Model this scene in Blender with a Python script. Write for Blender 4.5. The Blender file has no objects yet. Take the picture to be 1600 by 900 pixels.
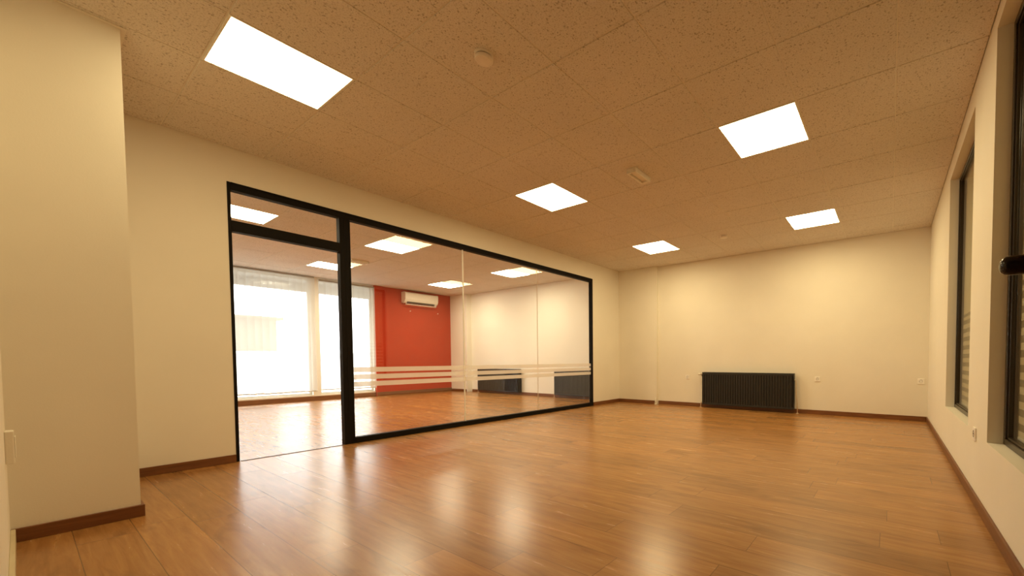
import bpy, bmesh, math, random
from mathutils import Vector, Matrix
random.seed(7)
S = bpy.context.scene
COL = S.collection
PI = math.pi

# ------------------------------------------------------------------ camera, world, exposure
cam_d = bpy.data.cameras.new('camera')
cam = bpy.data.objects.new('camera', cam_d)
COL.objects.link(cam)
S.camera = cam
cam_d.sensor_fit = 'HORIZONTAL'
cam_d.sensor_width = 36.0
cam_d.lens = 618.2463 / 1600 * 36.0
cam_d.shift_x = (800 - 994.8963) / 1600
cam_d.shift_y = (581.7666 - 450) / 1600
cam_d.clip_start = 0.01
cam_d.clip_end = 200
RR = ((0.84213157, 0.01503637, -0.53906831),
      (0.53928564, -0.02900227, 0.84161691),
      (-0.00301465, -0.99947618, -0.03229242))
m3 = Matrix([[RR[i][0], -RR[i][1], -RR[i][2]] for i in range(3)])
CAMZ = 0.8955
cam.matrix_world = Matrix.Translation((0, 0, CAMZ)) @ m3.to_4x4()

W = bpy.data.worlds.new('sky')
S.world = W
W.use_nodes = True
bg = W.node_tree.nodes['Background']
bg.inputs[0].default_value = (0.93, 0.98, 1.0, 1)
bg.inputs[1].default_value = 13.0

LAMP_COL = (1.0, 0.80, 0.42)
LAMP_STR = 28.0
LAMP_NEAR_STR = 17.0
LAMP_BEYOND_COL = (1.0, 0.86, 0.58)
LAMP_BEYOND_STR = 38.0
S.view_settings.view_transform = 'Standard'
S.view_settings.look = 'None'
S.view_settings.gamma = 1
S.view_settings.use_curve_mapping = False
S.view_settings.exposure = 0.0
S.cycles.use_denoising = True
S.cycles.max_bounces = 14
S.cycles.diffuse_bounces = 8
S.cycles.transparent_max_bounces = 24
S.cycles.sample_clamp_indirect = 3.0
S.cycles.blur_glossy = 1.0
W.cycles.sampling_method = 'NONE'
S.cycles.caustics_reflective = False
S.cycles.caustics_refractive = False

# ------------------------------------------------------------------ helpers
def obj(name, bm, mat, parent=None, smooth=False):
    me = bpy.data.meshes.new(name)
    bmesh.ops.recalc_face_normals(bm, faces=bm.faces)
    bm.to_mesh(me)
    bm.free()
    mats = mat if isinstance(mat, (list, tuple)) else [mat]
    for m in mats:
        me.materials.append(m)
    if smooth:
        for p in me.polygons:
            p.use_smooth = True
    o = bpy.data.objects.new(name, me)
    COL.objects.link(o)
    if parent:
        o.parent = parent
    return o

def thing(name, label, cat, loc=(0, 0, 0), rz=0, group=None):
    o = bpy.data.objects.new(name, None)
    COL.objects.link(o)
    o.location = loc
    o.rotation_euler = (0, 0, rz)
    o.empty_display_size = 0.1
    o['label'] = label
    o['category'] = cat
    if group:
        o['group'] = group
    return o

def struct(name, bm, mat, parent=None, smooth=False):
    o = obj(name, bm, mat, parent, smooth)
    if not parent:
        o['kind'] = 'structure'
    return o

def struct_empty(name, loc=(0, 0, 0)):
    o = bpy.data.objects.new(name, None)
    COL.objects.link(o)
    o.location = loc
    o['kind'] = 'structure'
    return o

def dup(root, loc, label, rz=None, group=None):
    r = root.copy()
    COL.objects.link(r)
    r.location = loc
    if rz is not None:
        r.rotation_euler = (0, 0, rz)
    r['label'] = label
    if group:
        r['group'] = group
    for ch in list(root.children):
        c = ch.copy()
        COL.objects.link(c)
        c.parent = r
        for g in list(ch.children):
            d = g.copy()
            COL.objects.link(d)
            d.parent = c
    return r

def box(bm, a, b, bev=0, mi=0, seg=1):
    x0, x1 = sorted((a[0], b[0])); y0, y1 = sorted((a[1], b[1])); z0, z1 = sorted((a[2], b[2]))
    t = bmesh.new()
    bmesh.ops.create_cube(t, size=1)
    for v in t.verts:
        v.co = Vector(((v.co.x + .5) * (x1 - x0) + x0, (v.co.y + .5) * (y1 - y0) + y0, (v.co.z + .5) * (z1 - z0) + z0))
    if bev > 0:
        bmesh.ops.bevel(t, geom=t.edges[:], offset=bev, segments=seg, profile=.7, affect='EDGES')
    merge(bm, t, mi)

def merge(bm, t, mi=0):
    for f in t.faces:
        f.material_index = mi
    me = bpy.data.meshes.new('tmp')
    t.to_mesh(me)
    t.free()
    bm.from_mesh(me)
    bpy.data.meshes.remove(me)

def tube(bm, pts, r, n=12, mi=0):
    """round tube along a polyline, capped"""
    pts = [Vector(p) for p in pts]
    rs = r if isinstance(r, (list, tuple)) else [r] * len(pts)
    t = bmesh.new()
    rings = []
    up = None
    for i, p in enumerate(pts):
        d = (pts[min(i + 1, len(pts) - 1)] - pts[max(i - 1, 0)]).normalized()
        if up is None:
            up = Vector((0, 0, 1)) if abs(d.z) < .9 else Vector((1, 0, 0))
        u = (up - d * up.dot(d)).normalized()
        up = u
        v = d.cross(u)
        rings.append([t.verts.new(p + (u * math.cos(2 * PI * k / n) + v * math.sin(2 * PI * k / n)) * rs[i]) for k in range(n)])
    for a, b in zip(rings, rings[1:]):
        for k in range(n):
            t.faces.new((a[k], a[(k + 1) % n], b[(k + 1) % n], b[k]))
    t.faces.new(rings[0][::-1])
    t.faces.new(rings[-1])
    merge(bm, t, mi)

def lathe(bm, prof, n=40, c=(0, 0, 0), mi=0):
    """prof: (radius, z) list, axis z through c"""
    t = bmesh.new()
    rings = []
    for r, z in prof:
        if r < 1e-6:
            rings.append([t.verts.new((c[0], c[1], c[2] + z))])
        else:
            rings.append([t.verts.new((c[0] + r * math.cos(2 * PI * k / n), c[1] + r * math.sin(2 * PI * k / n), c[2] + z)) for k in range(n)])
    for a, b in zip(rings, rings[1:]):
        for k in range(n):
            k2 = (k + 1) % n
            if len(a) == 1 and len(b) > 1:
                t.faces.new((a[0], b[k], b[k2]))
            elif len(b) == 1 and len(a) > 1:
                t.faces.new((a[k], a[k2], b[0]))
            elif len(a) > 1:
                t.faces.new((a[k], a[k2], b[k2], b[k]))
    merge(bm, t, mi)

def prism(bm, poly, axis, lo, hi, mi=0):
    """extrude polygon along axis; poly holds the two other coordinates in cyclic xyz order"""
    t = bmesh.new()
    def mk(p, h):
        return {'x': (h, p[0], p[1]), 'y': (p[0], h, p[1]), 'z': (p[0], p[1], h)}[axis]
    a = [t.verts.new(mk(p, lo)) for p in poly]
    b = [t.verts.new(mk(p, hi)) for p in poly]
    n = len(poly)
    for i in range(n):
        t.faces.new((a[i], a[(i + 1) % n], b[(i + 1) % n], b[i]))
    t.faces.new(a[::-1])
    t.faces.new(b)
    merge(bm, t, mi)

# ------------------------------------------------------------------ materials
class NT:
    def __init__(s, name):
        s.m = bpy.data.materials.new(name)
        s.m.use_nodes = True
        s.t = s.m.node_tree
        s.p = s.t.nodes['Principled BSDF']
        s.out = s.t.nodes['Material Output']
    def n(s, typ, **kw):
        nd = s.t.nodes.new(typ)
        for k, v in kw.items():
            setattr(nd, k, v)
        return nd
    def l(s, a, b):
        s.t.links.new(a, b)
    def math(s, op, a, b=None, c=None):
        nd = s.n('ShaderNodeMath', operation=op)
        for i, v in enumerate((a, b, c)):
            if v is None:
                continue
            if isinstance(v, (int, float)):
                nd.inputs[i].default_value = v
            else:
                s.l(v, nd.inputs[i])
        return nd.outputs[0]
    def mix(s, fac, a, b, blend='MIX'):
        nd = s.n('ShaderNodeMix', data_type='RGBA', blend_type=blend)
        for i, v in ((0, fac), (6, a), (7, b)):
            if isinstance(v, (int, float)):
                nd.inputs[i].default_value = v
            elif isinstance(v, tuple):
                nd.inputs[i].default_value = (*v, 1)
            else:
                s.l(v, nd.inputs[i])
        return nd.outputs[2]
    def ramp(s, fac, lo, hi):
        nd = s.n('ShaderNodeMapRange')
        nd.clamp = True
        s.l(fac, nd.inputs[0])
        nd.inputs[1].default_value = lo
        nd.inputs[2].default_value = hi
        return nd.outputs[0]
    def pos(s):
        return s.n('ShaderNodeNewGeometry').outputs['Position']
    def scaled(s, v, sc):
        nd = s.n('ShaderNodeVectorMath', operation='MULTIPLY')
        s.l(v, nd.inputs[0])
        nd.inputs[1].default_value = sc
        return nd.outputs[0]
    def noise(s, v, scale, detail=4, rough=.5, dist=0):
        nd = s.n('ShaderNodeTexNoise')
        s.l(v, nd.inputs['Vector'])
        nd.inputs['Scale'].default_value = scale
        nd.inputs['Detail'].default_value = detail
        nd.inputs['Roughness'].default_value = rough
        nd.inputs['Distortion'].default_value = dist
        return nd.outputs['Fac']
    def bump(s, h, strength, dist):
        nd = s.n('ShaderNodeBump')
        nd.inputs['Strength'].default_value = strength
        nd.inputs['Distance'].default_value = dist
        s.l(h, nd.inputs['Height'])
        s.l(nd.outputs[0], s.p.inputs['Normal'])

def plain(name, col, rough=.5, metal=0, var=.04, spec=.5, scale=30):
    k = NT(name)
    n = k.noise(k.pos(), scale, 3)
    c = k.mix(k.ramp(n, .3, .7), tuple(x * (1 - var) for x in col), tuple(min(1, x * (1 + var)) for x in col))
    k.l(c, k.p.inputs['Base Color'])
    k.p.inputs['Roughness'].default_value = rough
    k.p.inputs['Metallic'].default_value = metal
    k.p.inputs['Specular IOR Level'].default_value = spec
    return k.m

def plaster(name, col, var=.02):
    k = NT(name)
    p = k.pos()
    n = k.noise(p, 2.2, 4)
    c = k.mix(k.ramp(n, .3, .7), tuple(x * (1 - var) for x in col), tuple(min(1, x * (1 + var)) for x in col))
    k.l(c, k.p.inputs['Base Color'])
    k.p.inputs['Roughness'].default_value = .75
    k.p.inputs['Specular IOR Level'].default_value = .25
    k.bump(k.noise(p, 160, 3), .12, .002)
    return k.m

M = {}
M['wall'] = plaster('wall_paint', (.82, .785, .70))
M['red'] = plaster('red_paint', (.40, .034, .008), .04)
M['asphalt'] = plaster('grey_paving', (.38, .37, .35))
M['dark_wall'] = plaster('corridor_paint', (.5, .46, .38))
M['exterior'] = plaster('exterior_render', (.8, .8, .78))

def mk_tile():
    k = NT('mineral_fibre_tile')
    p = k.pos()
    warp = k.n('ShaderNodeVectorMath', operation='ADD')
    k.l(p, warp.inputs[0])
    nz = k.n('ShaderNodeTexNoise')
    nz.inputs['Scale'].default_value = 60
    k.l(p, nz.inputs['Vector'])
    k.l(k.scaled(nz.outputs['Color'], (.02, .02, 0)), warp.inputs[1])
    v = k.n('ShaderNodeTexVoronoi')
    v.inputs['Scale'].default_value = 80
    k.l(k.scaled(warp.outputs[0], (1, 1.0, 0)), v.inputs['Vector'])
    sep = k.n('ShaderNodeSeparateColor')
    k.l(v.outputs['Color'], sep.inputs[0])
    rad = k.math('MULTIPLY', sep.outputs[0], .46)
    spot = k.math('LESS_THAN', v.outputs['Distance'], rad)
    sel = k.math('GREATER_THAN', sep.outputs[1], .42)
    spot = k.math('MULTIPLY', spot, sel)
    fine = k.ramp(k.noise(p, 130, 2), .52, .64)
    base = k.mix(k.ramp(k.noise(p, 1.3, 3), .3, .7), (.73, .685, .62), (.78, .73, .66))
    c = k.mix(k.math('MULTIPLY', fine, .34), base, (.32, .27, .21))
    c = k.mix(k.math('MULTIPLY', spot, .5), c, (.22, .17, .12))
    k.l(c, k.p.inputs['Base Color'])
    k.p.inputs['Roughness'].default_value = .95
    k.p.inputs['Specular IOR Level'].default_value = .1
    h = k.math('SUBTRACT', 1.0, k.math('ADD', spot, k.math('MULTIPLY', fine, .5)))
    k.bump(h, .3, .002)
    return k.m
M['tile'] = mk_tile()
M['tbar'] = plain('ceiling_grid_metal', (.80, .75, .66), .5)

def mk_floor():
    k = NT('laminate_planks')
    p = k.pos()
    sx = k.n('ShaderNodeSeparateXYZ')
    k.l(p, sx.inputs[0])
    X, Y = sx.outputs[0], sx.outputs[1]
    PW, PL = .187, 1.285
    ry = k.math('DIVIDE', k.math('SUBTRACT', Y, .686 - 10 * PW), PW)
    row = k.math('FLOOR', ry)
    fy = k.math('FRACT', ry)
    wn = k.n('ShaderNodeTexWhiteNoise', noise_dimensions='1D')
    k.l(row, wn.inputs['W'])
    rx = k.math('ADD', k.math('DIVIDE', X, PL), k.math('ADD', wn.outputs['Value'], 20.0))
    colm = k.math('FLOOR', rx)
    fx = k.math('FRACT', rx)
    cid = k.n('ShaderNodeCombineXYZ')
    k.l(row, cid.inputs[0]); k.l(colm, cid.inputs[1])
    w2 = k.n('ShaderNodeTexWhiteNoise', noise_dimensions='3D')
    k.l(cid.outputs[0], w2.inputs['Vector'])
    # seams
    ey = k.math('MULTIPLY', k.math('MINIMUM', fy, k.math('SUBTRACT', 1, fy)), PW)
    ex = k.math('MULTIPLY', k.math('MINIMUM', fx, k.math('SUBTRACT', 1, fx)), PL)
    seam = k.math('SUBTRACT', 1, k.ramp(k.math('MINIMUM', ey, ex), .0006, .0022))
    # grain coordinates, shifted per plank
    off = k.n('ShaderNodeVectorMath', operation='MULTIPLY_ADD')
    k.l(w2.outputs['Color'], off.inputs[0])
    off.inputs[1].default_value = (9, 9, 9)
    k.l(p, off.inputs[2])
    g1 = k.noise(k.scaled(off.outputs[0], (1.6, 22, 1)), 1.6, 6, .6, .6)
    g2 = k.noise(k.scaled(off.outputs[0], (4, 120, 1)), 1.0, 3, .6)
    g3 = k.noise(k.scaled(off.outputs[0], (1.2, 5.0, 1)), 1.9, 3, .5, 1.2)
    c = k.mix(k.ramp(g1, .3, .72), FLOOR_D, FLOOR_L)
    c = k.mix(k.math('MULTIPLY', k.ramp(g3, .52, .78), .55), c, FLOOR_K)
    c = k.mix(k.math('MULTIPLY', k.ramp(g2, .45, .75), .18), c, FLOOR_K)
    tint = k.math('ADD', k.math('MULTIPLY', w2.outputs['Value'], .26), .87)
    sc = k.n('ShaderNodeVectorMath', operation='SCALE')
    k.l(c, sc.inputs[0]); k.l(tint, sc.inputs['Scale'])
    c = k.mix(k.math('MULTIPLY', seam, .65), sc.outputs[0], (.05, .022, .008))
    k.l(c, k.p.inputs['Base Color'])
    r = k.math('ADD', k.math('MULTIPLY', g1, .08), .22)
    k.l(r, k.p.inputs['Roughness'])
    k.p.inputs['Specular IOR Level'].default_value = .58
    return k.m
FLOOR_D = (.31, .140, .042)
FLOOR_L = (.44, .222, .072)
FLOOR_K = (.18, .074, .022)
M['floor'] = mk_floor()

def mk_wood(name, a, b, rough=.4):
    k = NT(name)
    p = k.pos()
    g = k.noise(k.scaled(p, (3, 3, 40)), 1.5, 5, .6, .4)
    k.l(k.mix(k.ramp(g, .3, .7), a, b), k.p.inputs['Base Color'])
    k.p.inputs['Roughness'].default_value = rough
    return k.m
M['base'] = mk_wood('baseboard_wood', (.13, .045, .014), (.22, .085, .028))
M['base_pale'] = mk_wood('pale_edge_strip', (.55, .47, .3), (.66, .58, .4))
M['frame'] = plain('dark_brown_aluminium', (.0075, .0055, .0042), .6, 0, .04, .12)
M['radiator'] = plain('black_radiator_enamel', (.016, .015, .014), .38)
M['grille'] = plain('black_grille', (.01, .009, .008), .5)
M['white'] = plain('white_plastic', (.80, .76, .66), .4)
M['white2'] = plain('white_metal_trim', (.82, .8, .74), .4)
M['socket_grey'] = plain('grey_socket_insert', (.15, .135, .11), .5)
M['plate'] = plain('white_socket_plate', (.92, .90, .86), .3)
M['shade'] = plain('grey_slot', (.12, .10, .08), .6)
M['brass'] = plain('brushed_metal_pipe', (.55, .48, .38), .3, 1.0)
M['copper'] = plain('painted_pipe', (.62, .5, .36), .4)
M['handle'] = plain('dark_bronze_handle', (.020, .013, .010), .14, 0, .02, .3)
M['door'] = plain('brown_door_leaf', (.16, .07, .03), .4)
M['detector'] = plain('ivory_detector_plastic', (.84, .78, .70), .5)
M['ac'] = plain('air_conditioner_plastic', (.80, .77, .68), .4)
M['strip_dark'] = plain('threshold_metal', (.05, .035, .025), .45)

def mk_emit(name, col, st):
    k = NT(name)
    k.p.inputs['Base Color'].default_value = (.8, .8, .8, 1)
    k.p.inputs['Emission Color'].default_value = (*col, 1)
    k.p.inputs['Emission Strength'].default_value = st
    k.m.cycles.emission_sampling = 'FRONT'
    return k.m
M['lamp'] = mk_emit('light_diffuser', LAMP_COL, LAMP_STR)
M['lamp_near'] = mk_emit('light_diffuser_dimmed', LAMP_COL, LAMP_NEAR_STR)  # same kind of panel, emission lowered to darken the front of the room
M['lamp_beyond'] = mk_emit('light_diffuser_neutral', LAMP_BEYOND_COL, LAMP_BEYOND_STR)

def mk_glass(name, tint, spec=.04):
    k = NT(name)
    lw = k.n('ShaderNodeLayerWeight')
    lw.inputs['Blend'].default_value = .5
    f = k.math('ADD', k.math('MULTIPLY', k.math('POWER', lw.outputs['Facing'], 5.0), .7), spec)
    tr = k.n('ShaderNodeBsdfTransparent')
    tr.inputs[0].default_value = (*tint, 1)
    gl = k.n('ShaderNodeBsdfGlossy')
    gl.inputs['Roughness'].default_value = .0
    mx = k.n('ShaderNodeMixShader')
    k.l(f, mx.inputs[0]); k.l(tr.outputs[0], mx.inputs[1]); k.l(gl.outputs[0], mx.inputs[2])
    k.l(mx.outputs[0], k.out.inputs[0])
    return k.m
M['glass'] = mk_glass('clear_glass', (.975, .98, .97))
M['glass_edge'] = mk_glass('silicone_joint', (.9, .85, .7), .25)

def mk_sheer(name, col, transp, transl, stripes=False):
    k = NT(name)
    tr = k.n('ShaderNodeBsdfTransparent')
    di = k.n('ShaderNodeBsdfDiffuse')
    tl = k.n('ShaderNodeBsdfTranslucent')
    for nd in (di, tl):
        nd.inputs[0].default_value = (*col, 1)
    n = k.noise(k.scaled(k.pos(), (90, 90, 8)), 3, 2)
    cc = k.mix(n, tuple(x * .96 for x in col), tuple(min(1, x * 1.03) for x in col))
    k.l(cc, di.inputs[0]); k.l(cc, tl.inputs[0])
    a = k.n('ShaderNodeMixShader')
    a.inputs[0].default_value = transl
    k.l(di.outputs[0], a.inputs[1]); k.l(tl.outputs[0], a.inputs[2])
    b = k.n('ShaderNodeMixShader')
    b.inputs[0].default_value = transp
    if stripes:   # woven day-night bands: dense and sheer bands alternate
        s = k.n('ShaderNodeSeparateXYZ')
        k.l(k.pos(), s.inputs[0])
        band = k.math('GREATER_THAN', k.math('FRACT', k.math('DIVIDE', s.outputs[2], .112)), .5)
        k.l(k.math('MULTIPLY', band, transp), b.inputs[0])
    k.l(a.outputs[0], b.inputs[1]); k.l(tr.outputs[0], b.inputs[2])
    k.l(b.outputs[0], k.out.inputs[0])
    return k.m
M['sheer'] = mk_sheer('sheer_blind_fabric', (.66, .64, .58), .36, .36)
M['frost'] = mk_sheer('frosted_film', (.86, .80, .70), .42, .55)
M['zebra'] = mk_sheer('banded_blind_fabric', (.80, .72, .50), .0, .12)
M['zebra_rear'] = mk_sheer('blind_rear_fabric', (.52, .45, .29), .0, .12)
M['window_frame'] = plain('dark_brown_window_frame', (.030, .020, .011), .3)
M['zebra_sheer'] = mk_sheer('banded_blind_sheer', (.80, .72, .50), .78, .12)

# ------------------------------------------------------------------ structure
ZC = 2.745
XL, XR, YB, YF = -4.859, 0.455, 6.95, -0.046
XP = -4.959            # far face of the glazed wall
XF = -10.8             # far wall of the second room
XO = 1.9               # outer corridor wall
YO = -1.7
TOP = 2.86

b = bmesh.new()
box(b, (XF - .15, YO - .1, -.12), (XO + .1, YB + .15, 0))
struct('floor', b, M['floor'])

b = bmesh.new()
box(b, (XF - .15, YO - .1, TOP), (XO + .1, YB + .15, TOP + .1))
struct('ceiling_slab', b, M['wall']).name = 'ceiling_slab'

# walls
F0, F1, FT = 1.014, 6.013, 2.450      # glazed opening
b = bmesh.new()
box(b, (XP, YF, 0), (XL, F0, TOP))
box(b, (XP, F1, 0), (XL, YB, TOP))
box(b, (XP, F0, FT), (XL, F1, TOP))
struct('wall_left', b, M['wall'])

CX, CY = -3.635, 0.357
b = bmesh.new()
box(b, (XL, YF, 0), (CX, CY, TOP))
struct('wall_column', b, M['wall'])

b = bmesh.new()
box(b, (XF - .15, YB, 0), (XO + .1, YB + .15, TOP))
struct('wall_back', b, M['wall'])
b = bmesh.new()
box(b, (XL, YB - .06, 0), (-3.935, YB, TOP))
struct('wall_pilaster', b, M['wall'])
b = bmesh.new()
box(b, (XF, YB - .15, 0), (-10.02, YB, TOP))
struct('wall_pilaster_beyond', b, M['wall'])

WN = (1.40, 2.865, .432, 2.655)     # near window y0,y1,z0,z1
WFR = (3.505, 4.815, .432, 2.585)   # far window
b = bmesh.new()
TH = .15
for y0, y1, z0, z1 in ((YF, WN[0], 0, TOP), (WN[1], WFR[0], 0, TOP), (WFR[1], YB, 0, TOP),
                       (WN[0], WN[1], 0, WN[2]), (WN[0], WN[1], WN[3], TOP),
                       (WFR[0], WFR[1], 0, WFR[2]), (WFR[0], WFR[1], WFR[3], TOP)):
    box(b, (XR, y0, z0), (XR + TH, y1, z1))
struct('wall_right', b, M['wall'])

D0, D1, DT = -.66, .262, 2.06       # doorway behind the camera
b = bmesh.new()
box(b, (XF - .15, YF - .1, 0), (D0, YF, TOP))
box(b, (D1, YF - .1, 0), (XO + .1, YF, TOP))
box(b, (D0, YF - .1, DT), (D1, YF, TOP))
struct('wall_front', b, M['wall'])
b = bmesh.new()
box(b, (XO, YF, 0), (XO + .1, YB, TOP))
struct('wall_corridor', b, M['dark_wall'])
b = bmesh.new()
box(b, (-2.4, YO - .1, 0), (XO + .1, YO, TOP))
box(b, (-2.5, YO - .1, 0), (-2.4, YF - .1, TOP))
box(b, (XO, YO, 0), (XO + .1, YF - .1, TOP))
struct('wall_hallway', b, M['dark_wall'])

# far wall of the second room: two tall window openings, a pier, the red wall
A0, A1, B0, B1 = .55, 3.52, 3.66, 4.765
ZS, ZT = .13, 2.70
b = bmesh.new()
for y0, y1, z0, z1 in ((YF, A0, 0, TOP), (A1, B0, 0, TOP), (B1, YB, 0, TOP), (A0, A1, 0, ZS), (B0, B1, 0, ZS),
                       (A0, A1, ZT, TOP), (B0, B1, ZT, TOP)):
    box(b, (XF - .15, y0, z0), (XF, y1, z1))
struct('wall_far', b, M['wall'])
b = bmesh.new()
box(b, (XF, 4.785, 0), (XF + .06, 4.97, TOP))
box(b, (XF, 4.97, 0), (XF + .02, YB - .15, TOP))
struct('wall_red', b, M['red'])

# suspended ceiling: grid of mineral tiles, tegular edge, visible bars
GX, GY, P = .0055, .0542, .6
OUR_LIGHTS = [(-6, 1), (-2, 5), (-6, 5), (-6, 9), (-2, 9)]
NEXT_LIGHTS = [(-12, 2), (-12, 5), (-16, 5), (-12, 9), (-16, 9)]
cells = set(OUR_LIGHTS + NEXT_LIGHTS)
b = bmesh.new()
def tiles(x0, x1, y0, y1, skip=None):
    i0, i1 = math.floor((x0 - GX) / P), math.ceil((x1 - GX) / P)
    j0, j1 = math.floor((y0 - GY) / P), math.ceil((y1 - GY) / P)
    g = .0038
    for i in range(i0, i1):
        for j in range(j0, j1):
            if (i, j) in cells:
                continue
            a0, a1 = max(GX + P * i + g, x0 + .004), min(GX + P * (i + 1) - g, x1 - .004)
            c0, c1 = max(GY + P * j + g, y0 + .004), min(GY + P * (j + 1) - g, y1 - .004)
            if a1 - a0 < .01 or c1 - c0 < .01:
                continue
            # soft-edged tile body
            dz = random.uniform(-.0006, .0006)
            t = bmesh.new()
            e = .003
            lo = [t.verts.new(q) for q in ((a0 + e, c0 + e, ZC + dz), (a1 - e, c0 + e, ZC + dz), (a1 - e, c1 - e, ZC + dz), (a0 + e, c1 - e, ZC + dz))]
            mid = [t.verts.new(q) for q in ((a0, c0, ZC + .002), (a1, c0, ZC + .002), (a1, c1, ZC + .002), (a0, c1, ZC + .002))]
            hi = [t.verts.new(q) for q in ((a0, c0, ZC + .02), (a1, c0, ZC + .02), (a1, c1, ZC + .02), (a0, c1, ZC + .02))]
            t.faces.new(lo)
            for A, B in ((lo, mid), (mid, hi)):
                for q in range(4):
                    t.faces.new((A[q], A[(q + 1) % 4], B[(q + 1) % 4], B[q]))
            t.faces.new(hi[::-1])
            merge(b, t, 0)
    # bars
    for i in range(i0, i1 + 1):
        x = GX + P * i
        if x0 < x < x1:
            box(b, (x - .012, y0, ZC + .0045), (x + .012, y1, ZC + .0195), 0, 1)
    for j in range(j0, j1 + 1):
        y = GY + P * j
        if y0 < y < y1:
            box(b, (x0, y - .012, ZC + .005), (x1, y + .012, ZC + .019), 0, 1)
    # border backing behind the perimeter gap
tiles(XL, XR, YF, YB)
tiles(XF, XP, YF, YB)
struct('ceiling', b, [M['tile'], M['tbar']])
b = bmesh.new()
box(b, (CX, YF, ZC - .004), (CX + .022, CY + .022, ZC - .001))
box(b, (XL, CY, ZC - .004), (CX, CY + .022, ZC - .001))
struct('trim_1', b, M['tbar'])

# baseboards
BH, BT = .068, .014
def bb(name, segs, mat='base', BH=BH):
    b = bmesh.new()
    for a, c in segs:
        box(b, (a[0], a[1], 0), (c[0], c[1], BH), .002)
    struct(name, b, M[mat])
bb('baseboard_left', [((XL, CY, 0), (XL + BT, F0 - .002, 0)), ((XL, F1 + .002, 0), (XL + BT, YB - .06, 0))])
bb('baseboard_column', [((CX, YF, 0), (CX + BT, CY + BT, 0)), ((XL + BT, CY, 0), (CX, CY + BT, 0))])
bb('baseboard_front', [((CX + BT, YF, 0), (D0 - .07, YF + BT, 0))], 'base_pale')
bb('baseboard_back', [((XL + BT, YB - .06 - BT, 0), (-3.985, YB - .06, 0)), ((-3.925, YB - BT, 0), (XR - BT, YB, 0))])
bb('baseboard_right', [((XR - BT, 1.0, 0), (XR, YB, 0))])
bb('baseboard_far', [((XF, YF + .02, 0), (XF + BT, 4.785, 0)), ((XF + .06, 4.785, 0), (XF + .06 + BT, 4.97, 0)), ((XF + .02, 4.97, 0), (XF + .02 + BT, YB - .15, 0))], BH=.098)
bb('baseboard_beyond', [((XF + .04, YB - .15 - BT, 0), (-10.06, YB - .15, 0)), ((-10.0, YB - BT, 0), (XP, YB, 0))])

# threshold between the two rooms
b = bmesh.new()
box(b, (XL - .008, F0 + .03, 0), (XL + .006, 1.845, .004), .001)
struct('trim_2', b, M['strip_dark'])

# ------------------------------------------------------------------ glazed partition
gp = thing('glazed_partition', 'dark framed floor to ceiling glass partition with open doorway and frosted stripes', 'glass partition', (XL, (F0 + F1) / 2, 0))
def gpart(name, boxes, mat, bev=.002):
    b = bmesh.new()
    for a, c in boxes:
        box(b, (a[0] - XL, a[1] - gp.location.y, a[2]), (c[0] - XL, c[1] - gp.location.y, c[2]), bev)
    return obj(name, b, mat, gp)
XA, XB = XL - .07, XL + .004      # frame depth
MU0, MU1 = 1.842, 1.940
gpart('door_jamb', [((XA, F0, 0), (XB, F0 + .022, FT))], M['frame'])
gpart('jamb', [((XA, F1 - .035, 0), (XB, F1, FT))], M['frame'])
gpart('top_rail', [((XA, F0 + .022, FT - .066), (XB, F1 - .035, FT)), ((XB - .001, F0 + .022, FT - .014), (XB + .006, F1 - .035, FT - .001))], M['frame'])
gpart('bottom_rail', [((XA, MU1, 0), (XB, F1 - .035, .062))], M['frame'])
gpart('mullion', [((XA, MU0, 0), (XB, MU1, FT - .066)), ((XB - .002, MU0 + .044, 0), (XB + .0015, MU0 + .05, FT - .066))], M['frame'])
gpart('transom_bar', [((XA, F0 + .022, 2.028), (XB, MU0, 2.122))], M['frame'])
XG = XL - .035
GT = .008
gpart('transom_pane', [((XG - GT / 2, F0 + .022, 2.122), (XG + GT / 2, MU0, FT - .066))], M['glass'], 0)
J1, J2 = 3.278, 4.615
for y0, y1 in ((MU1, J1 - .003), (J1 + .003, J2 - .0015), (J2 + .0015, F1 - .035)):
    gpart('glass_pane', [((XG - GT / 2, y0, .062), (XG + GT / 2, y1, FT - .066))], M['glass'], 0)
gpart('glass_joint', [((XG - .006, J1 - .008, .062), (XG + .006, J1 + .008, FT - .066))], M['white2'], .001)
gpart('glass_joint', [((XG - .005, J2 - .002, .062), (XG + .005, J2 + .002, FT - .066))], M['copper'], 0)
for z0, z1 in ((.608, .662), (.687, .741), (.766, .820)):
    o = gpart('frosted_stripe', [((XG + GT / 2 + .0005, MU1, z0), (XG + GT / 2 + .0015, F1 - .035, z1))], M['frost'], 0)
    o['label'] = 'frosted white film stripe across the glass'

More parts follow.
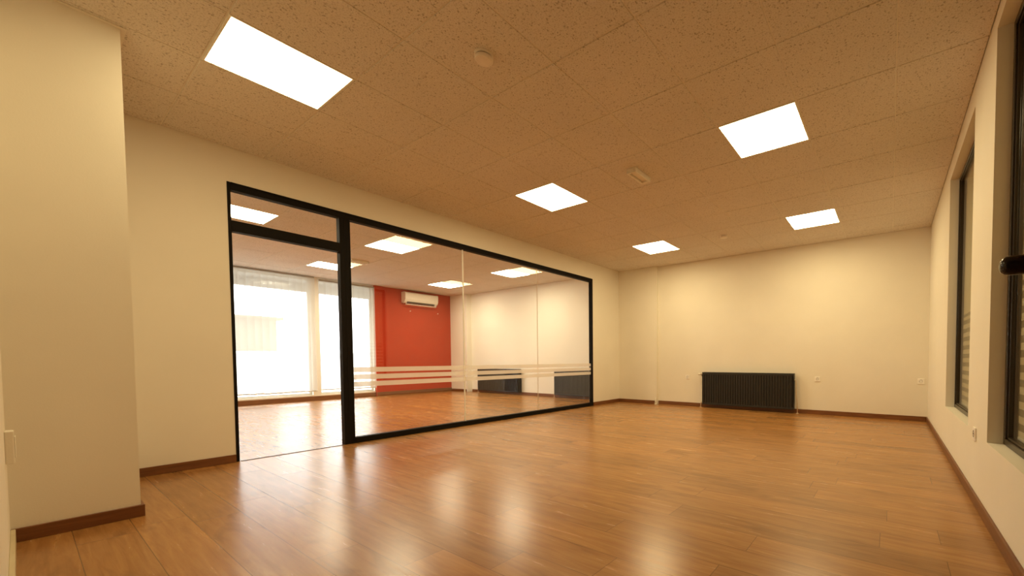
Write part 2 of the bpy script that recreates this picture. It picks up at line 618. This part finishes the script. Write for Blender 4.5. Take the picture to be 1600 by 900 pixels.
# ------------------------------------------------------------------ right-hand windows
def right_window(name, w, depth=.066):
    y0, y1, z0, z1 = w
    x = XR + depth
    f = .034
    t = struct_empty(name, (x, (y0 + y1) / 2, z0))
    cy = t.location.y
    def part(nm, boxes, mat, bev=.003, par=t):
        b = bmesh.new()
        for a, c in boxes:
            box(b, (a[0] - x, a[1] - cy, a[2] - z0), (c[0] - x, c[1] - cy, c[2] - z0), bev)
        return obj(nm, b, mat, par)
    part('window_frame', [((x, y0, z0), (x + .05, y0 + f, z1)), ((x, y1 - f, z0), (x + .05, y1, z1)),
                          ((x, y0 + f, z0), (x + .05, y1 - f, z0 + f)), ((x, y0 + f, z1 - f), (x + .05, y1 - f, z1))], M['window_frame'])
    part('window_bead', [((x + .010, y0 + f, z0 + f), (x + .03, y0 + f + .012, z1 - f)), ((x + .010, y1 - f - .012, z0 + f), (x + .03, y1 - f, z1 - f)),
                         ((x + .010, y0 + f + .012, z0 + f), (x + .03, y1 - f - .012, z0 + f + .012)), ((x + .010, y0 + f + .012, z1 - f - .012), (x + .03, y1 - f - .012, z1 - f))], M['window_frame'], .002)
    part('window_pane', [((x + .018, y0 + f + .001, z0 + f + .001), (x + .024, y1 - f - .001, z1 - f - .001))], M['glass'], 0)
    return t
right_window('window_1', WN)
right_window('window_2', WFR)

def zebra_blind(w, label):
    y0, y1, z0, z1 = w
    x = XR + .128
    t = thing('banded_roller_blind', label, 'blind', (x, (y0 + y1) / 2, z0 + .05), 0, 'banded roller blinds behind the right-hand windows')
    h = z1 - z0 - .06
    hw = (y1 - y0) / 2 - .052
    b = bmesh.new()
    tube(b, [(0, -hw, h - .03), (0, hw, h - .03)], .02, 16)
    obj('roller_tube', b, M['white'], t, True)
    # two layers of fabric woven in dense and sheer bands; lower half staggered so bands show
    bd = .076
    zb = 1.30 - (z0 + .05)
    b = bmesh.new()
    box(b, (-.013, -hw, zb), (-.0122, hw, h - .02), 0, 0)
    n = int(zb / bd)
    for q in range(n + 1):
        za, zc = q * bd, min(q * bd + bd, zb)
        if zc - za < .005:
            continue
        half = (za + zc) / 2
        box(b, (-.013, -hw, za), (-.0122, hw, half), 0, 0)
        box(b, (-.013, -hw, half), (-.0122, hw, zc), 0, 1)
    obj('front_fabric', b, [M['zebra'], M['zebra_sheer']], t)
    b = bmesh.new()
    box(b, (.012, -hw + .02, 0), (.0128, hw - .02, h - .02), 0, 0)
    obj('rear_fabric', b, M['zebra_rear'], t)
    b = bmesh.new()
    box(b, (-.016, -hw, -.012), (.0155, hw, .006), .003)
    obj('bottom_bar', b, M['white'], t)
zebra_blind(WN, 'beige banded roller blind behind the right-hand window nearest the camera')
zebra_blind(WFR, 'beige banded roller blind behind the narrow-looking window farther along the right wall')

# ------------------------------------------------------------------ door leaf (open, against the right wall) with the lever that reaches into view
door = struct_empty('door_1', (.245, YF + .01, 0))
b = bmesh.new()
box(b, (-.01, .0, .008), (.03, .965, 2.04), .003)
for z0, z1 in ((.14, .86), (1.12, 1.9)):
    box(b, (-.016, .13, z0), (-.009, .62, z1), .004)
obj('door_leaf', b, M['door'], door)
b = bmesh.new()
hy, hz = .838, 1.034
xo = -.008
lathe_b = bmesh.new()
lathe(lathe_b, [(0, 0), (.026, 0), (.026, .006), (.022, .009), (0, .009)], 28)
for v in lathe_b.verts:
    v.co = Vector((xo - v.co.z, hy + v.co.x, hz + v.co.y))
merge(b, lathe_b)
tip = -.1085
tube(b, [(xo - .004, hy, hz), (-.03, hy, hz), (-.034, hy, hz), (tip + .012, hy, hz), (tip + .006, hy, hz), (tip + .002, hy, hz), (tip, hy, hz)],
     [.012, .012, .0140, .0145, .0133, .0098, .005], 28)
hd = obj('door_handle', b, M['handle'], door, True)
hd['label'] = 'dark glossy round bar handle'
b = bmesh.new()
for z in (.25, 1.0, 1.8):
    tube(b, [(.035, .0, z - .05), (.035, .0, z + .05)], .007, 10)
obj('hinge', b, M['handle'], door)
b = bmesh.new()
box(b, (D0 - .06, YF, 0), (D0, YF + .012, DT + .06), .002)
box(b, (D0, YF, DT), (D1, YF + .012, DT + .06), .002)
struct('trim_3', b, M['base'])

# ------------------------------------------------------------------ ceiling lights
def make_light(mat='lamp'):
    t = thing('ceiling_light', '', 'ceiling light')
    b = bmesh.new()
    o, i = .296, .284
    for a, c in (((-o, -o), (o, -i)), ((-o, i), (o, o)), ((-o, -i), (-i, i)), ((i, -i), (o, i))):
        box(b, (a[0], a[1], -.002), (c[0], c[1], .018), .001)
    obj('frame', b, M['white2'], t)
    b = bmesh.new()
    box(b, (-i, -i, .001), (i, i, .012))
    for f in b.faces:      # only the underside of the diffuser glows
        f.material_index = 0 if f.normal.z < -.5 else 1
    obj('diffuser', b, [M[mat], M['white2']], t)
    return t
LAB_OUR = ['glowing square ceiling panel nearest the glass doorway, largest in the photo',
           'glowing square ceiling panel nearest the right-hand windows, second largest in the photo',
           'glowing square ceiling panel above the middle of the glass partition, between detector and emergency light',
           'glowing square ceiling panel near the back left corner, above the wall pilaster',
           'glowing square ceiling panel near the back right corner of the room']
LAB_NEXT = ['glowing ceiling panel beyond the glass, seen through the transom pane above the doorway',
            'glowing ceiling panel beyond the glass, just right of the thick mullion',
            'glowing ceiling panel beyond the glass, in front of the windows and partly behind the mullion',
            'glowing ceiling panel beyond the glass, nearest the partition top rail on the right',
            'glowing ceiling panel beyond the glass, near the air conditioner on the red wall']
def lpos(c):
    return (GX + P * (c[0] + .5), GY + P * (c[1] + .5), ZC)
GRP = 'ceiling light panels in the empty room'
near = make_light('lamp_near')
near.location = lpos(OUR_LIGHTS[0]); near['label'] = LAB_OUR[0]; near['group'] = GRP
light0 = make_light('lamp')
light0.location = lpos(OUR_LIGHTS[1]); light0['label'] = LAB_OUR[1]; light0['group'] = GRP
for c, lab in zip(OUR_LIGHTS[2:], LAB_OUR[2:]):
    dup(light0, lpos(c), lab)
light1 = make_light('lamp_beyond')
light1.location = lpos(NEXT_LIGHTS[0]); light1['label'] = LAB_NEXT[0]
light1['group'] = 'ceiling light panels in the room beyond the glass'
for c, lab in zip(NEXT_LIGHTS[1:], LAB_NEXT[1:]):
    dup(light1, lpos(c), lab)

# ------------------------------------------------------------------ smoke detectors, emergency lights
def make_detector():
    t = thing('smoke_detector', '', 'smoke detector')
    b = bmesh.new()
    lathe(b, [(0, 0), (.055, 0), (.055, -.010), (.050, -.013), (0, -.013)], 48)
    obj('base_plate', b, M['detector'], t, False)
    b = bmesh.new()
    lathe(b, [(0, -.013), (.046, -.013), (.046, -.018), (0, -.018)], 48)
    obj('sensing_gap', b, M['shade'], t)
    b = bmesh.new()
    lathe(b, [(0, -.018), (.050, -.018), (.0525, -.022), (.0525, -.032), (.049, -.038), (.040, -.040), (0, -.0405)], 48)
    obj('cap', b, M['detector'], t, False)
    return t
d0 = make_detector()
d0.location = (-2.103, 1.575, ZC)
d0['label'] = 'round ivory smoke detector on the ceiling near the largest light panel'
d0['group'] = 'smoke detectors'
dup(d0, (-2.123, 5.74, ZC), 'small round smoke detector on the ceiling near the back wall')

def make_emergency():
    t = thing('emergency_light', '', 'emergency light')
    b = bmesh.new()
    L, w, h = .14, .055, .045
    for a, c in (((-w, -L, -.012), (w, L, 0)), ((-w, -L, -h), (-w + .022, L, -.012)), ((w - .022, -L, -h), (w, L, -.012)), ((-w + .022, L - .03, -h), (w - .022, L, -.012)), ((-w + .022, -L, -h), (w - .022, -L + .02, -.012))):
        box(b, a, c, .003)
    obj('housing', b, M['white'], t)
    b = bmesh.new()
    box(b, (-.03, -.118, -.030), (.03, .108, -.013), .004)
    obj('lens', b, M['detector'], t)
    return t
e0 = make_emergency()
e0.location = (-2.137, 3.385, ZC)
e0['label'] = 'small rectangular emergency light on the ceiling in the middle of the room'
e0['group'] = 'emergency lights'
dup(e0, (-8.32, 3.46, ZC), 'small rectangular emergency light on the ceiling beyond the glass, beside the mullion')

# ------------------------------------------------------------------ radiators
def make_radiator(width, label, loc, pipe_right=True):
    t = thing('radiator', label, 'radiator', loc, 0, 'black panel radiators')
    w = width / 2
    z0, z1 = .062, .655
    def ribs(y_front, y_back):
        poly = []
        n = int(width / .046)
        st = (2 * w - .03) / n
        x = -w + .015
        poly.append((x, y_back)); 
        pts = []
        for q in range(n):
            a = x + q * st
            pts += [(a, y_front), (a + st * .52, y_front), (a + st * .62, y_front + .011), (a + st * .9, y_front + .011)]
        pts.append((x + n * st, y_front))
        return [(x, y_back)] + pts + [(x + n * st, y_back)]
    # front and rear heating panels, ribbed
    b = bmesh.new()
    t2 = bmesh.new()
    pr = ribs(-.118, -.100)
    for zz0, zz1 in ((z0 + .03, z1 - .035),):
        lo = [t2.verts.new((p[0], p[1], zz0)) for p in pr]
        hi = [t2.verts.new((p[0], p[1], zz1)) for p in pr]
        for q in range(len(pr)):
            t2.faces.new((lo[q], lo[(q + 1) % len(pr)], hi[(q + 1) % len(pr)], hi[q]))
        t2.faces.new(lo[::-1]); t2.faces.new(hi)
    merge(b, t2)
    box(b, (-w + .004, -.1195, z0), (w - .004, -.100, z0 + .032), .006, 0, 2)
    box(b, (-w + .004, -.1195, z1 - .040), (w - .004, -.100, z1 - .006), .006, 0, 2)
    obj('front_panel', b, M['radiator'], t)
    b = bmesh.new()
    box(b, (-w + .004, -.050, z0), (w - .004, -.032, z1 - .006), .005)
    for q in range(int(width / .09)):
        xx = -w + .04 + q * .09
        box(b, (xx, -.100, z0 + .05), (xx + .003, -.050, z1 - .05))
    obj('rear_panel', b, M['radiator'], t)
    b = bmesh.new()
    box(b, (-w, -.122, z1 - .005), (w, -.112, z1 + .003), .001)
    box(b, (-w, -.038, z1 - .005), (w, -.028, z1 + .003), .001)
    n = int(width / .02)
    for q in range(n):
        xx = -w + .002 + q * (2 * w - .006) / (n - 1)
        box(b, (xx, -.113, z1 - .004), (xx + .004, -.037, z1 + .0015))
    obj('top_grille', b, M['grille'], t)
    for s in (-1, 1):
        b = bmesh.new()
        box(b, (s * w, -.122, z0 + .006), (s * (w - .0035), -.028, z1), .0012)
        for q in range(5):
            box(b, (s * (w + .001), -.105 + q * .014, z0 + .10), (s * (w - .001), -.099 + q * .014, z1 - .10))
        obj('side_cover', b, M['radiator'], t)
    for s in (-1, 1):
        b = bmesh.new()
        box(b, (s * (w - .16) - .014, -.034, z0 + .06), (s * (w - .16) + .014, -.001, z1 - .06), .002)
        obj('wall_bracket', b, M['radiator'], t)
    # thermostatic valve upper left
    b = bmesh.new()
    tube(b, [(-w, -.075, z1 - .035), (-w - .04, -.075, z1 - .035)], .011, 14)
    tube(b, [(-w - .028, -.075, z1 - .035), (-w - .028, -.075, z1 - .075)], .010, 14)
    v = obj('valve', b, M['brass'], t, False)
    b = bmesh.new()
    tube(b, [(-w - .04, -.075, z1 - .035), (-w - .046, -.075, z1 - .035), (-w - .052, -.075, z1 - .035), (-w - .095, -.075, z1 - .035), (-w - .10, -.075, z1 - .035)], [.014, .019, .021, .018, .012], 20)
    obj('thermostat_head', b, M['white'], v, False)
    # return elbow lower left with pipe into the floor
    b = bmesh.new()
    tube(b, [(-w, -.075, z0 + .03), (-w - .035, -.075, z0 + .03), (-w - .045, -.075, z0 + .02), (-w - .047, -.075, 0.0)], .010, 12)
    lathe(b, [(0, 0), (.022, 0), (.022, .004), (.012, .008), (0, .008)], 20, (-w - .047, -.075, 0))
    obj('return_pipe', b, M['copper'], t, True)
    if pipe_right:
        b = bmesh.new()
        tube(b, [(w - .002, -.078, z1 - .105), (w + .016, -.078, z1 - .105), (w + .024, -.078, z1 - .115), (w + .026, -.078, z1 - .14), (w + .028, -.076, .35), (w + .046, -.070, .16), (w + .05, -.070, 0)], .008, 12)
        lathe(b, [(0, 0), (.022, 0), (.022, .004), (.012, .008), (0, .008)], 20, (w + .05, -.070, 0))
        obj('supply_pipe', b, M['copper'], t, True)
    return t
make_radiator(1.61, 'wide black panel radiator low on the back wall, on this side of the glass', (-2.128, YB, 0))
r1 = make_radiator(1.66, 'black panel radiator beyond the glass, nearest the red wall', (-8.77, YB, 0), False)
dup(r1, (-5.87, YB, 0), 'black panel radiator beyond the glass, cut off by the right end of the partition frame')

# ------------------------------------------------------------------ wall sockets
def make_socket():
    t = thing('wall_socket', '', 'socket')
    b = bmesh.new()
    box(b, (-.040, -.009, -.040), (.040, 0, .040), .004, 0, 2)
    obj('plate', b, M['plate'], t)
    b = bmesh.new()
    tb = bmesh.new()
    lathe(tb, [(.0215, 0), (.0215, .0012), (.0195, .0012), (.0195, -.006), (0, -.006)], 32)
    for v in tb.verts:
        v.co = Vector((v.co.x, -.0092 - v.co.z, v.co.y))
    merge(b, tb)
    obj('recess', b, M['socket_grey'], t)
    b = bmesh.new()
    for s in (-1, 1):
        tube(b, [(s * .0095, -.0098, 0), (s * .0095, -.0085, 0)], .0035, 12)
    tube(b, [(0, -.0105, .0185), (0, -.0088, .0185)], .004, 8)
    obj('contact_hole', b, M['shade'], t)
    return t
s0 = make_socket()
s0.location = (-3.285, YB, .557)
s0['label'] = 'white wall socket on the back wall just left of the radiator'
s0['group'] = 'wall sockets'
dup(s0, (-.986, YB, .572), 'white wall socket on the back wall just right of the radiator')
dup(s0, (.374, YB, .572), 'white wall socket on the back wall beside the right corner')
dup(s0, (XR, 3.214, .425), 'white wall socket on the right wall between the two windows', -PI / 2)

sw = thing('junction_box', 'small pale box on the wall at the far left edge, low beside the column', 'junction box', (-3.42, YF, .50))
b = bmesh.new()
box(b, (-.04, 0, -.075), (.04, .024, .075), .004, 0, 2)
obj('housing', b, M['wall'], sw)
b = bmesh.new()
box(b, (-.028, .0242, -.05), (.028, .028, .05), .002)
obj('lid', b, M['wall'], sw)

# small riser pipe at the pilaster edge
b = bmesh.new()
tube(b, [(-3.955, YB - .085, 0), (-3.955, YB - .085, .085), (-3.955, YB - .070, .12), (-3.955, YB - .062, .13)], .010, 14)
lathe(b, [(0, 0), (.024, 0), (.024, .003), (.013, .008), (0, .008)], 20, (-3.955, YB - .085, 0))
o = obj('pipe_stub', b, M['white'], None, True)
o['label'] = 'short white pipe rising from the floor at the back wall pilaster'
o['category'] = 'pipe'

# ------------------------------------------------------------------ room beyond the glass: air conditioner
ac = thing('air_conditioner', 'white split air conditioner high on the red wall beyond the glass', 'air conditioner', (XF + .02, 5.88, 2.39))
b = bmesh.new()
prof = [(0, .02), (.10, 0), (.165, .045), (.195, .10), (.20, .24), (.185, .27), (.15, .28), (0, .28)]
prism(b, [(p[0], p[1]) for p in prof], 'y', -.42, .42)
obj('body', b, M['ac'], ac)
for s in (-1, 1):
    b = bmesh.new()
    prism(b, [(0, .012), (.10, -.006), (.170, .042), (.201, .098), (.206, .242), (.19, .276), (.152, .287), (0, .287)], 'y', s * .42, s * .44)
    obj('end_cap', b, M['ac'], ac)
b = bmesh.new()
prism(b, [(.06, .006), (.102, -.003), (.160, .038), (.15, .045), (.10, .01)], 'y', -.37, .37)
obj('air_outlet', b, M['shade'], ac)
b = bmesh.new()
prism(b, [(.105, -.048), (.185, -.040), (.186, -.030), (.105, -.038)], 'y', -.40, .40)
for s in (-1, 1):
    prism(b, [(.12, -.044), (.135, -.042), (.15, .035), (.13, .03)], 'y', s * .385, s * .395)
obj('louvre_flap', b, M['white2'], ac)
for y, z, lab in ((5.66, 2.20, 'tiny white wall plug on the red wall just below the air conditioner'),
                  (6.42, 2.20, 'tiny white wall plug on the red wall right of the air conditioner')):
    b = bmesh.new()
    tb = bmesh.new()
    lathe(tb, [(0, 0), (.013, 0), (.012, .010), (0, .014)], 16)
    for v in tb.verts:
        v.co = Vector((XF + .02 + v.co.z, y + v.co.x, z + v.co.y))
    merge(b, tb)
    o = obj('wall_plug', b, M['white'])
    o['label'] = lab
    o['category'] = 'wall plug'
    o['group'] = 'wall plugs on the red wall'

# ------------------------------------------------------------------ far windows and vertical blinds
def far_window(name, y0, y1, mull):
    t = struct_empty(name, (XF - .11, (y0 + y1) / 2, ZS))
    cy = t.location.y
    f = .04
    b = bmesh.new()
    H = ZT - ZS
    hw = (y1 - y0) / 2
    box(b, (-.03, -hw, 0), (.03, -hw + f, H), .003)
    box(b, (-.03, hw - f, 0), (.03, hw, H), .003)
    box(b, (-.03, -hw + f, 0), (.03, hw - f, f), .003)
    box(b, (-.03, -hw + f, H - f), (.03, hw - f, H), .003)
    for q in range(1, mull):
        yy = -hw + q * 2 * hw / mull
        box(b, (-.028, yy - .02, f), (.028, yy + .02, H - f), .003)
    obj('window_frame', b, M['white2'], t)
    b = bmesh.new()
    box(b, (-.004, -hw + f, f), (.004, hw - f, H - f))
    obj('window_pane', b, M['glass'], t)
far_window('window_3', A0, A1, 2)
far_window('window_4', B0, B1, 1)

def vertical_blind(y0, y1, zb, zt, x, label):
    t = thing('vertical_blind', label, 'blind', (x, (y0 + y1) / 2, zb), 0, 'white vertical blinds beyond the glass')
    hw = (y1 - y0) / 2
    H = zt - zb
    b = bmesh.new()
    box(b, (-.022, -hw, H - .032), (.022, hw, H), .002)
    obj('headrail', b, M['rail'], t)
    n = round(2 * hw / .113)
    for q in range(n):
        yc = -hw + (q + .5) * 2 * hw / n
        a = math.radians(12 + random.uniform(-4, 4))
        ca, sa = math.cos(a), math.sin(a)
        k = .0635
        b = bmesh.new()
        tb = bmesh.new()
        zlo = random.uniform(-.006, .006)
        # slightly bowed strip with hem
        cols = []
        for s in range(5):
            u = -k + 2 * k * s / 4
            bow = .004 * (1 - (u / k) ** 2)
            cols.append((u * sa + bow * ca, yc + u * ca))
        for th in (0,):
            lo = [tb.verts.new((c[0], c[1], zlo)) for c in cols]
            hi = [tb.verts.new((c[0], c[1], H - .034)) for c in cols]
            for s in range(4):
                tb.faces.new((lo[s], lo[s + 1], hi[s + 1], hi[s]))
        merge(b, tb)
        o = obj('slat', b, M['sheer'], t, True)
        b = bmesh.new()
        box(b, (-.0025, -k + .006, zlo + .003), (.0025, k - .006, zlo + .026))
        for v in b.verts:
            v.co = Vector((v.co.x * ca + v.co.y * sa, yc + v.co.y * ca - v.co.x * sa, v.co.z))
        obj('hem_weight', b, M['shade_soft'], o)
    b = bmesh.new()
    tube(b, [(.008, -hw + .05, .012), (.008, hw - .05, .012)], .0018, 6)
    obj('bottom_chain', b, M['white'], t)
M['rail'] = plain('grey_headrail', (.30, .27, .22), .5)
M['shade_soft'] = plain('hem_weight_plastic', (.62, .58, .48), .5)
vertical_blind(.45, 3.56, .205, 2.735, XF + .075, 'long white sheer vertical blind seen through the open doorway')
vertical_blind(3.66, 4.775, .215, 2.70, XF + .045, 'shorter white sheer vertical blind beside the red wall')

# ------------------------------------------------------------------ outside the far windows
b = bmesh.new()
box(b, (-60, -40, -.5), (XF - .15, 50, -.4))
struct('ground', b, M['asphalt'])
b = bmesh.new()
box(b, (-16.1, -6, -.42), (-15.9, 14, 1.10))
box(b, (-16.16, -6, 1.10), (-15.84, 14, 1.17), .01)
o = obj('garden_wall', b, M['exterior'])
o['label'] = 'white boundary wall outside, seen faintly through the sheer vertical blinds'
o['category'] = 'wall'
M['concrete'] = plain('shade_slab_concrete', (.30, .28, .25), .8)
b = bmesh.new()  # added overhang, placed only to darken the top band of the blinds
box(b, (-12.25, -3, 2.78), (XF - .15, 9, 2.92), .01)
box(b, (-12.25, -3, 2.58), (-12.10, 9, 2.78), .01)
o = obj('shade_slab', b, M['concrete'])
o['label'] = 'added concrete slab outside, put there to dim the tops of the sheer blinds'
o['category'] = 'added slab'
sh = thing('shed', 'beige flat-roofed shed outside, a soft tan rectangle behind the sheer blind', 'shed', (-18, 2.3, -.42))
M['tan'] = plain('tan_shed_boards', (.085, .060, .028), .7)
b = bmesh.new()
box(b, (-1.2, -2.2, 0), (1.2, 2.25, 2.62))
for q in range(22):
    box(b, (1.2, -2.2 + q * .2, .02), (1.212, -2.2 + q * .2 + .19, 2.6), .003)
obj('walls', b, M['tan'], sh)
b = bmesh.new()
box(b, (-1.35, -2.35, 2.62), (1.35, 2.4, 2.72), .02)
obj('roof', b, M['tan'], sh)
